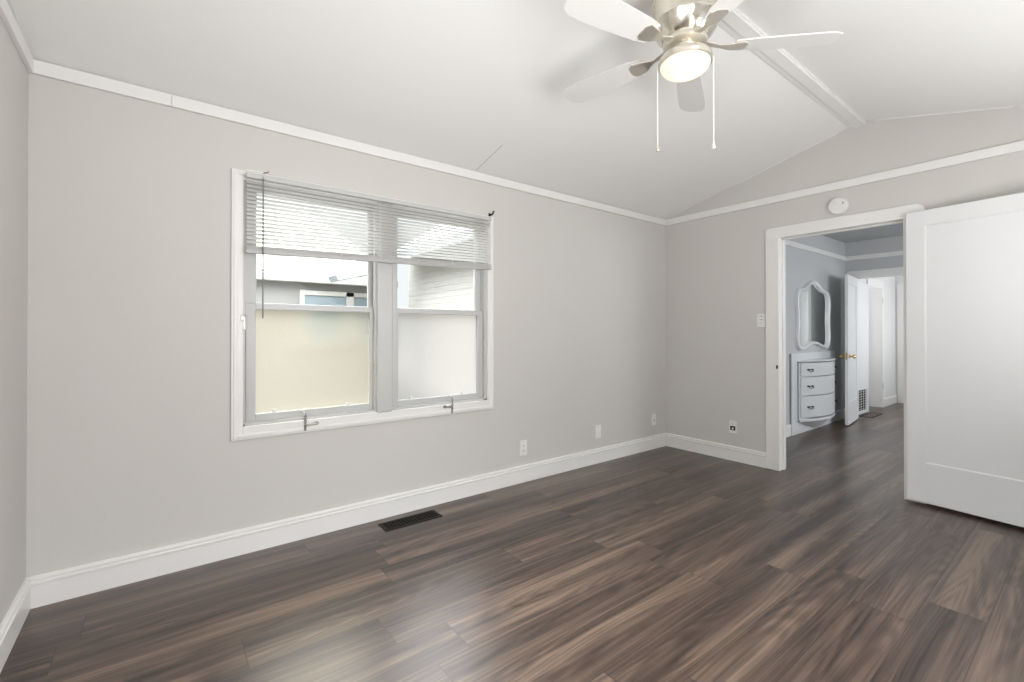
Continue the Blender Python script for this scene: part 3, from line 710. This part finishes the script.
# ------------------------------------------------------------------ hall
HDX0, HDX1, HDT = 8.455, 9.15, 1.90                  # side doorway in the hall's left wall
hz_ = 2.40
struct('wall_hall_left', wall_with_hole(1, YH, YH+.12, XA+.11, XH+.1, 0, hz_, HDX0, HDX1, 0, HDT), M['hall'], 'white left wall of the hall with a side doorway', 'wall')
b = bm_new(); box(b, (XH, .60, 0), (XH+.1, YH+.0, hz_)); struct('wall_hall_end', b, M['hall'], 'white end wall of the hall', 'wall')
b = bm_new(); box(b, (XA+.11, .60, 0), (XH, .70, hz_)); struct('wall_hall_right', b, M['hall'], 'white right wall of the hall out of view', 'wall')
b = bm_new(); box(b, (XA+.11, .60, hz_), (XH+.1, YH+.12, hz_+.06)); struct('ceiling_hall', b, M['hall'], 'white ceiling of the hall', 'ceiling')
b = bm_new(); box(b, (8.2, 3.3, 0), (10.6, 3.38, hz_)); box(b, (10.5, YH+.12, 0), (10.6, 3.3, hz_)); box(b, (8.1, YH+.12, 0), (8.2, 3.38, hz_)); box(b, (8.1, YH+.12, hz_), (10.6, 3.38, hz_+.06))
struct('wall_side_room', b, M['hall'], 'pale walls of the room beyond the hall side doorway', 'wall')
b = bm_new()
prism(b, [(HDX0-.03, 0), (HDX0-.03, HDT+.09), (HDX0+.0, HDT+.12), (HDX1+.045, HDT+.12), (HDX1+.09, HDT+.075), (HDX1+.09, 0), (HDX1, 0), (HDX1, HDT), (HDX0, HDT), (HDX0, 0)], 1, YH-.016, YH+.001)
box(b, (HDX1-.001, YH, 0), (HDX1+.015, YH+.16, HDT)); box(b, (HDX0-.015, YH, 0), (HDX0+.001, YH+.13, HDT)); box(b, (HDX0, YH, HDT-.001), (HDX1, YH+.13, HDT+.015))
struct('trim_13', b, M['trim'], 'white casing around the hall side doorway', 'door casing')
sdr = root('door_4', (HDX1-.01, YH+.165, 0), math.radians(93), 'white door standing open inside the hall side doorway', 'door', kind='structure')
b = bm_new()
box(b, (0, -.016, .012), (.64, .016, HDT-.02), .003); build('door_leaf', b, M['door'], sdr, local=True)
b = bm_new(); frame_boards(b, .08, .56, .25, HDT-.14, .02, .02, .02, -.001, .020, .003); build('panel_moulding', b, M['door'], sdr, local=True)
for z in (.30, 1.66):
    b = bm_new(); box(b, (HDX1+.012, YH-.020, z), (HDX1+.022, YH-.014, z+.09), .001); tag(build('door_hinge', b, M['steel'], origin=(HDX1+.017, YH-.017, z)), 'small steel hinge %s on the hall side doorway casing' % ('low' if z < 1 else 'high'), 'hinge', 'hinges on the hall side doorway')
baseboard('baseboard_hall', YH, 0, -1, HDX1+.09, XH, 'white baseboard at the end of the hall left wall', 'trim')
# closed white door with clipped casing corner on the hall end wall
ed = root('door_3', (XH, 1.75, 0), label='white casing and door filling the hall end wall', cat='door', kind='structure')
b = bm_new(); casing(b, XH-.018, XH, 2.190, 2.10, 1.30, 1.20, 1.92, 2.03, .05); build('casing', b, M['trim'], ed)
b = bm_new(); box(b, (XH-.012, 1.30, .01), (XH-.001, 2.10, 1.92)); build('door_leaf', b, M['door'], ed)
# wall furnace panel with dark louvered grille at its foot
wf = root('wall_furnace', (8.12, YH, 0), label='tall white wall heater panel with a dark louvred grille, just inside the hall', cat='heater')
b = bm_new(); box(b, (7.83, YH-.030, .36), (8.37, YH-.001, 1.92), .006); box(b, (7.83, YH-.030, .02), (8.37, YH-.001, .06), .004); box(b, (7.83, YH-.03, .05), (7.90, YH-.001, .37), .003); box(b, (8.30, YH-.03, .05), (8.37, YH-.001, .37), .003)
build('cabinet', b, M['door'], wf)
b = bm_new(); box(b, (7.895, YH-.012, .055), (8.305, YH-.002, .365)); build('grille_back', b, M['hole'], wf)
b = bm_new()
for k in range(8): box(b, (7.895, YH-.017, .078+k*.036), (8.305, YH-.0125, .083+k*.036))
for k in range(3): box(b, (7.985+k*.105, YH-.020, .055), (7.995+k*.105, YH-.016, .365))
build('louvers', b, M['plastic'], wf)
gr = root('floor_grate', (8.30, 2.03, 0), label='thin dark floor grate in the hall before the heater', cat='floor vent')
b = bm_new(); bb3 = bm_new()
x0, x1, y0, y1 = 7.92, 8.42, 2.02, 2.165
box(b, (x0, y0, 0), (x1, y0+.015, .005)); box(b, (x0, y1-.015, 0), (x1, y1, .005)); box(b, (x0, y0, 0), (x0+.015, y1, .005)); box(b, (x1-.015, y0, 0), (x1, y1, .005))
build('frame', b, M['bronze'], gr)
for k in range(20): box(bb3, (x0+.018+k*.0235, y0+.01, .0005), (x0+.026+k*.0235, y1-.01, .004))
build('bars', bb3, M['steel'], gr)

# ------------------------------------------------------------------ outdoors beyond the window
b = bm_new(); box(b, (-25, 3.62, -.30), (40, 40, -.15)); struct('ground', b, M['ground'], 'sunlit concrete yard outside the window', 'ground')
nb = root('neighbour_house', (3, 10.5, -.15), label='grey neighbouring house with a cream sunlit roof seen through the left upper pane', cat='house')
b = bm_new(); box(b, (-8, 10.5, -.15), (4.5, 10.7, 2.34)); build('wall', b, M['outwall'], nb)
b = bm_new(); prism(b, [(10.36, 2.40), (17.5, 5.3), (17.5, 5.4), (10.36, 2.47)], 0, -8.4, 4.5); build('roof', b, M['roof'], nb)
b = bm_new(); box(b, (-8.4, 10.28, 2.25), (4.5, 10.40, 2.42), .02); build('gutter', b, M['siding'], nb)
wn_ = bm_new()
frame_boards(wn_, 2.35, 4.45, .9, 2.10, .10, .10, .10, 10.45, 10.52); box(wn_, (3.33, 10.45, .9), (3.50, 10.52, 2.1)); wo = build('window', wn_, M['siding'], nb)
for xa, xb in ((2.44, 3.34), (3.49, 4.36)):
    b = bm_new(); box(b, (xa, 10.475, 1.0), (xb, 10.49, 2.01)); build('pane', b, M['bluepane'], wo)
b = bm_new(); tube(b, [(1.80, 11.6, 3.00), (2.05, 11.55, 2.95), (2.66, 11.4, 2.86)], .055, 10); build('vent_pipe', b, M['outwall'], nb)
sh = root('siding_house', (4.6, 8.5, -.15), label='cream clapboard house side seen through the right upper pane', cat='house')
b = bm_new()
z = -.15; k = 0
pr_ = []
while z < 2.95:
    pr_ += [(4.600-.005, z), (4.600, z+.115)]; z += .115
pr_ += [(4.72, z), (4.72, -.15)]
prism(b, [(x, zz) for x, zz in pr_], 1, 6.2, 10.5) if False else None
bb = bmesh.new()
A = [bb.verts.new((x, 4.5, zz)) for x, zz in pr_]; B = [bb.verts.new((x, 9.94, zz)) for x, zz in pr_]
for i in range(len(pr_)): bb.faces.new((A[i], A[(i+1) % len(pr_)], B[(i+1) % len(pr_)], B[i]))
bb.faces.new(A); bb.faces.new(B); bmesh.ops.recalc_face_normals(bb, faces=bb.faces[:]); bmesh.ops.triangulate(bb, faces=[f for f in bb.faces if len(f.verts) > 4]); merge(b, bb)
build('siding', b, M['siding'], sh)
b = bm_new(); prism(b, [(4.02, 2.72), (6.6, 4.54), (6.6, 4.64), (4.02, 2.90)], 1, 4.3, 9.9); build('roof_eave', b, M['soffit'], sh)
b = bm_new(); prism(b, [(2.776, 2.216), (2.718, 2.322), (3.16, 2.66), (3.95, 2.88), (3.95, 2.50), (3.337, 2.37)], 1, 9.2, 9.7); build('porch_roof', b, M['soffit'], sh)
